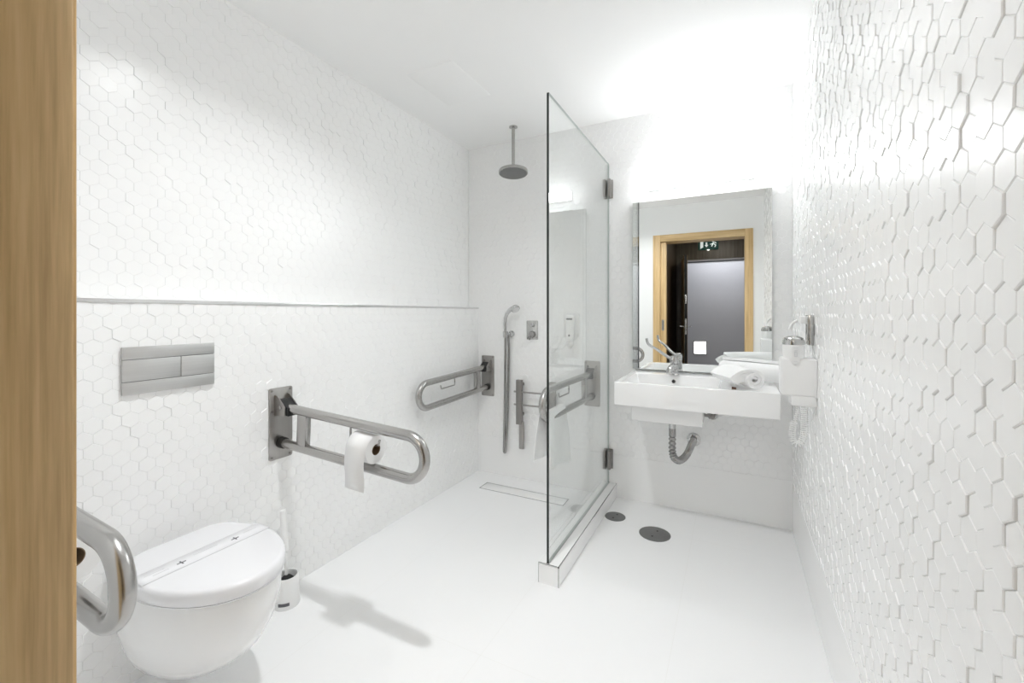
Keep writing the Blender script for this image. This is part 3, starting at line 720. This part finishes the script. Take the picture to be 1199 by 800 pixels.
# ------------------------------------------------------------------ towels
def spiral(n=64, R1=.045, turns=2.6, th=.009, sq=.9, tail=0., r0=.006):
    """cross-section of a rolled towel (2-D: a across, b up), outer end running out flat to -a when tail > 0"""
    mid = []
    for k in range(n+1):
        f = k/n; a = -turns*2*PI*(1-f) + PI/2
        r = r0+(R1-r0)*f; mid.append((-r*math.cos(a) if False else r*math.cos(a), r*math.sin(a)*sq))
    if tail:
        top = mid[-1]
        for k in range(1, 15):
            f = k/14
            mid.append((top[0]-tail*f, top[1]-(top[1]+R1*sq-th*3.3)*(f**2.0)+.006*math.sin(f*PI)))
    L, Rr = [], []
    for i, p in enumerate(mid):
        q0, q1 = mid[max(i-1, 0)], mid[min(i+1, len(mid)-1)]
        tx_, ty_ = q1[0]-q0[0], q1[1]-q0[1]; l = math.hypot(tx_, ty_) or 1
        nx, ny = -ty_/l, tx_/l
        L.append((p[0]+nx*th/2, p[1]+ny*th/2)); Rr.append((p[0]-nx*th/2, p[1]-ny*th/2))
    return L, Rr
def layer(R1, sq, th, tail, drop, x0):
    mid = []
    for k in range(13):
        f = k/12; x = x0+(-tail-x0)*f; top = R1*sq
        mid.append((x, max(-R1*sq+th*.5, top-(top+R1*sq-th*3.3)*(min(1, -x/.110)**2.0)-drop+.004*math.sin(f*PI))))
    L, Rr = [], []
    for i, p in enumerate(mid):
        q0, q1 = mid[max(i-1, 0)], mid[min(i+1, 12)]
        tx_, ty_ = q1[0]-q0[0], q1[1]-q0[1]; l = math.hypot(tx_, ty_) or 1
        L.append((p[0]-ty_/l*th/2, p[1]+tx_/l*th/2)); Rr.append((p[0]+ty_/l*th/2, p[1]-tx_/l*th/2))
    return L, Rr
def rolled(name, p0, p1, sec, seed, ns=10, soft=.002, squeeze=None, bm=None):
    L, Rr = sec; rr = random.Random(seed)
    p0, p1 = Vector(p0), Vector(p1); ax = (p1-p0); ln = ax.length; ax.normalize(); side = ax.cross(Vector((0, 0, 1))).normalized()
    bm = bm or NB(); rings = []
    for s in range(ns+1):
        f = s/ns; ring = []
        for i, (a, b) in enumerate(L+Rr[::-1]):
            k = i if i < len(L) else 2*len(L)-1-i
            w = soft*math.sin(k*.33+f*5+seed)+soft*.6*math.sin(k*.9+f*9)
            e = (rr.random()-.5)*.003 if s in (0, ns) else 0
            sc = 1 if squeeze is None else squeeze(f)
            e += (.012*math.sin(k*.11+seed) if s in (0, ns) else 0)*(1 if s else -1)*.5
            q = p0+ax*(ln*f+e)+side*(a*sc*(1+w*4))+Vector((0, 0, b*sc*(1+w*5)))
            ring.append(bm.verts.new(q))
        rings.append(ring)
    loft(bm, rings, caps=False)
    n = len(L)
    for r_, flip in ((rings[0], 0), (rings[-1], 1)):
        for i in range(n-1):
            q = (r_[i], r_[i+1], r_[2*n-2-i], r_[2*n-1-i]); bm.faces.new(q if flip else q[::-1])
    return bm
zt = ST
sec = spiral(R1=.043, turns=2.2, th=.0135, sq=.95, tail=.110, r0=.008)
t = thing('hand_towel', 'white rolled towel with spiral end towards the basin front edge', 'towel', (.05, 2.44, zt))
bm = rolled('roll', (.088, 2.352, zt+.0485), (-.012, 2.55, zt+.0485), sec, 3)
for q, (tl, dr, x0) in enumerate(((.100, .0135, -.008), (.088, .027, -.026), (.078, .040, -.036))):
    rolled('roll', (.086-.003*q, 2.354+.004*q, zt+.0485), (-.012, 2.55, zt+.0485), layer(.043, .95, .0125, tl, dr, x0), 4+q, bm=bm)
obj('roll', bm, M['towel'], t, 60)
bm = NB(); prism(bm, [(-.010, 2.330, zt+.001), (.008, 2.327, zt+.001), (.009, 2.327, zt+.011), (-.009, 2.330, zt+.013)], (.002, .006, 0)); obj('care_tag', bm, M['brown_tag'], t)
t = thing('bath_towel', 'thicker white rolled towel lying behind the spiral-ended one on basin', 'towel', (.08, 2.6, zt))
sec = spiral(R1=.057, turns=2.2, th=.016, sq=.95, tail=0, r0=.010)
bm = rolled('roll', (.225, 2.545, zt+.0640), (-.055, 2.69, zt+.0640), sec, 8, squeeze=lambda f: 1-.10*abs(f-.5)); obj('roll', bm, M['towel'], t, 60)

# towel hung over the grab bar behind the glass
t = thing('hanging_towel', 'white hand towel draped over the grab bar behind the glass', 'towel', (-.87, 2.2, .67))
def drape(cx, yA, yB, ztop, fl, bl):
    bm = NB(); nu, nv_ = 16, 40; grid = []
    tot = fl+bl+.075
    for i in range(nu+1):
        f = i/nu; y = yA+(yB-yA)*f; row = []
        for j in range(nv_+1):
            s = tot*j/nv_
            fold = .010*math.sin(f*7.5+.6)+.005*math.sin(f*15)
            if s < bl: x = cx-.026-fold*min(1, (bl-s)/.12)-.012*(bl-s)/bl; z = ztop-(bl-s); dy = -.10*(bl-s)
            elif s < bl+.075:
                a = PI*(s-bl)/.075; x = cx-.026*math.cos(a); z = ztop+.024*math.sin(a); dy = 0
            else:
                q = s-bl-.075; x = cx+.026+fold*min(1, q/.15)+.010*q/fl; z = ztop-q*(1+.16*(.5-f)*-1); dy = (.06*(f-.2))*q
            row.append(bm.verts.new((x, y+dy, z)))
        grid.append(row)
    for i in range(nu):
        for j in range(nv_): bm.faces.new((grid[i][j], grid[i+1][j], grid[i+1][j+1], grid[i][j+1]))
    return bm
bm = drape(-.893, 2.10, 2.38, .665, .285, .235)
o = obj('cloth', bm, M['towel'], t, 80)
sm = o.modifiers.new('thick', 'SOLIDIFY'); sm.thickness = .006; sm.offset = 0
sm = o.modifiers.new('soft', 'SUBSURF'); sm.levels = 1; sm.render_levels = 1

# ------------------------------------------------------------------ hair dryer on the side wall
HY = 2.10
t = thing('hair_dryer', 'white wall-mounted hair dryer in its holder with coiled cord', 'hair dryer', (XR, HY, .95))
bm = NB(); box(bm, .170, XR-.0005, HY-.045, HY+.055, .885, 1.035, .008, 3); ho = obj('holder', bm, M['plastic'], t)
bm = NB(); box(bm, .205, XR-.0005, HY-.04, HY+.05, .845, .888, .005, 3); obj('socket_base', bm, M['plastic'], ho)
bm = NB(); box(bm, XR-.008, XR-.001, HY-.050, HY+.062, .882, 1.030); obj('wall_plate', bm, M['plastic_pale'], ho)  # thin pale plate between holder and wall
bm = NB(); rings = []
for z, rx, ry in ((.95, .026, .026), (1.0, .030, .032), (1.04, .036, .038), (1.075, .039, .040), (1.095, .037, .038), (1.102, .034, .035)):
    rings.append([bm.verts.new((.215+rx*math.cos(2*PI*k/28), HY-.012+ry*math.sin(2*PI*k/28), z)) for k in range(28)])
loft(bm, rings); bo = obj('body', bm, M['plastic'], t)
bm = NB(); lathe(bm, [(.0345, -.006), (.0395, -.010), (.0400, .002), (.034, .016), (.018, .024), (0, .026)], (.215, HY-.012, 1.100), (0, 0, 1), 32); gr = obj('air_grille', bm, M['chrome_soft'], t)
bm = NB()
for k in range(-3, 4): box(bm, .215+k*.009-.0015, .215+k*.009+.0015, HY-.038, HY+.012, 1.1165-abs(k)*.0022, 1.1215-abs(k)*.0022)
obj('grille_slots', bm, M['dark_steel'], gr)
# label patch with pale print
bm = NB(); prism(bm, [(.219+a, HY-.0535+abs(a)*.2, 1.050+b) for a, b in rrect(.028, .072, .010)], (0, .004, 0)); lb = obj('label', bm, M['plastic_pale'], bo)
bm = NB()
for a, b, w, h in ((-.006, .016, .012, .0025), (-.006, -.006, .0025, .018), (-.006, .011, .010, .0025), (.003, -.004, .0025, .015), (-.004, -.006, .010, .0025), (-.008, .028, .016, .002), (-.007, -.026, .014, .002)):
    box(bm, .219+a, .219+a+w, HY-.0549, HY-.0534, 1.050+b, 1.050+b+h)
obj('label_print', bm, M['pale_print'], lb)
# coiled cord: down from the holder and back up
base = smooth([(.250, HY-.02, .85), (.252, HY-.02, .80), (.250, HY-.022, .74), (.240, HY-.024, .700), (.222, HY-.026, .690), (.211, HY-.026, .712), (.212, HY-.026, .75), (.225, HY-.022, .81), (.232, HY-.02, .85)], 40)
fr = frames(base); P = []
acc = 0; 
for i, (p, (a, b, c)) in enumerate(zip(base, fr)):
    if i: acc += (p-base[i-1]).length
    ph = acc/.0085*2*PI
    rr_ = .0105 if 8 < i < len(base)-60 else .004
    P.append((p, b, c, ph, rr_))
Q = []
for i in range(len(P)-1):
    for k in range(3):
        s = k/3; a, b = P[i], P[i+1]
        ph = a[3]+(b[3]-a[3])*s; r_ = a[4]+(b[4]-a[4])*s
        Q.append(a[0].lerp(b[0], s)+(a[1]*math.cos(ph)+a[2]*math.sin(ph))*r_)
bm = NB(); tube(bm, Q, .0022, 6); obj('coiled_cord', bm, M['plastic'], t)

# hook plate above it
t = thing('wall_hook', 'chrome-edged white hook plate on tiled wall above the hair dryer', 'hook', (XR, 2.17, 1.15))
bm = NB(); box(bm, XR-.022, XR-.0005, 2.135, 2.205, 1.085, 1.210, .003); bp_ = obj('plate', bm, M['chrome_soft'], t)
bm = NB(); box(bm, XR-.046, XR-.021, 2.150, 2.190, 1.172, 1.205, .004); obj('square_knob', bm, M['plastic'], t)
bm = NB(); tube(bm, smooth([(XR-.055, 2.17, 1.185), (XR-.068, 2.168, 1.178), (XR-.078, 2.165, 1.163), (XR-.083, 2.163, 1.148)], 4), .0055, 12); obj('hook_arm', bm, M['plastic'], t)

# ceiling access panel
t = thing('ceiling_panel', 'flush white access panel in ceiling over the shower', 'access panel', (-1.42, 2.01, H))
bm = NB(); box(bm, -1.569, -1.273, 1.814, 2.206, H-.0016, H+.002, .0008); obj('flap', bm, M['ceiling'], t)

# recessed ceiling downlight, just above the picture
LA = (-.85, 1.066)
t = thing('ceiling_downlight', 'round recessed white downlight in ceiling between toilet and door', 'downlight', (*LA, H))
bm = NB(); lathe(bm, [(.048, 0), (.062, 0), (.060, -.005), (.050, -.007), (.046, -.002), (.048, 0)], (*LA, H), (0, 0, 1), 36); obj('rim', bm, M['plastic'], t)
bm = NB(); lathe(bm, [(0, -.0005), (.046, -.0005), (.046, -.0025), (0, -.003)], (*LA, H), (0, 0, 1), 36); obj('lens', bm, M['downlight'], t)

# ------------------------------------------------------------------ lights
def area(name, loc, size, power, col=(1, 1, 1), rot=(0, 0, 0), shape='DISK', sy_=None):
    l = bpy.data.lights.new(name, 'AREA'); l.shape = shape; l.size = size
    if sy_: l.size_y = sy_
    l.energy = power; l.color = col
    o = bpy.data.objects.new(name, l); COL.objects.link(o); o.location = loc; o.rotation_euler = rot
    return o
dl = area('downlight_beam', (*LA, H-.012), .085, 6.4, (.968, .986, 1)); dl.data.spread = math.radians(141)
area('corridor_lamp', (-.2, -1.2, H-.02), .12, 5, (1, .95, .88))
area('hallway_lamp', (-.2, -2.82, 2.69), 1.0, 14, (.96, .97, 1))

w = bpy.data.worlds.new('world'); S.world = w; w.use_nodes = True
w.node_tree.nodes['Background'].inputs['Color'].default_value = (.8, .85, .9, 1)
w.node_tree.nodes['Background'].inputs['Strength'].default_value = .05

# ------------------------------------------------------------------ camera
cam = bpy.data.cameras.new('camera'); co = bpy.data.objects.new('camera', cam); COL.objects.link(co)
cam.sensor_fit = 'HORIZONTAL'; cam.sensor_width = 36; cam.lens = 507.2*36/1199
cam.shift_y = -(400-367.2)/1199; cam.clip_start = .01
co.location = (0, 0, 1.2155); co.rotation_euler = (PI/2, 0, .4734)
S.camera = co
S.view_settings.view_transform = 'Standard'; S.view_settings.look = 'None'
S.view_settings.exposure = .92; S.view_settings.gamma = 1; S.view_settings.use_curve_mapping = False
try:
    S.cycles.max_bounces = 24; S.cycles.diffuse_bounces = 20; S.cycles.glossy_bounces = 8; S.cycles.transparent_max_bounces = 16
    S.cycles.use_denoising = True; S.cycles.sample_clamp_indirect = 8
    S.cycles.caustics_reflective = True; S.cycles.blur_glossy = .6
except Exception: pass
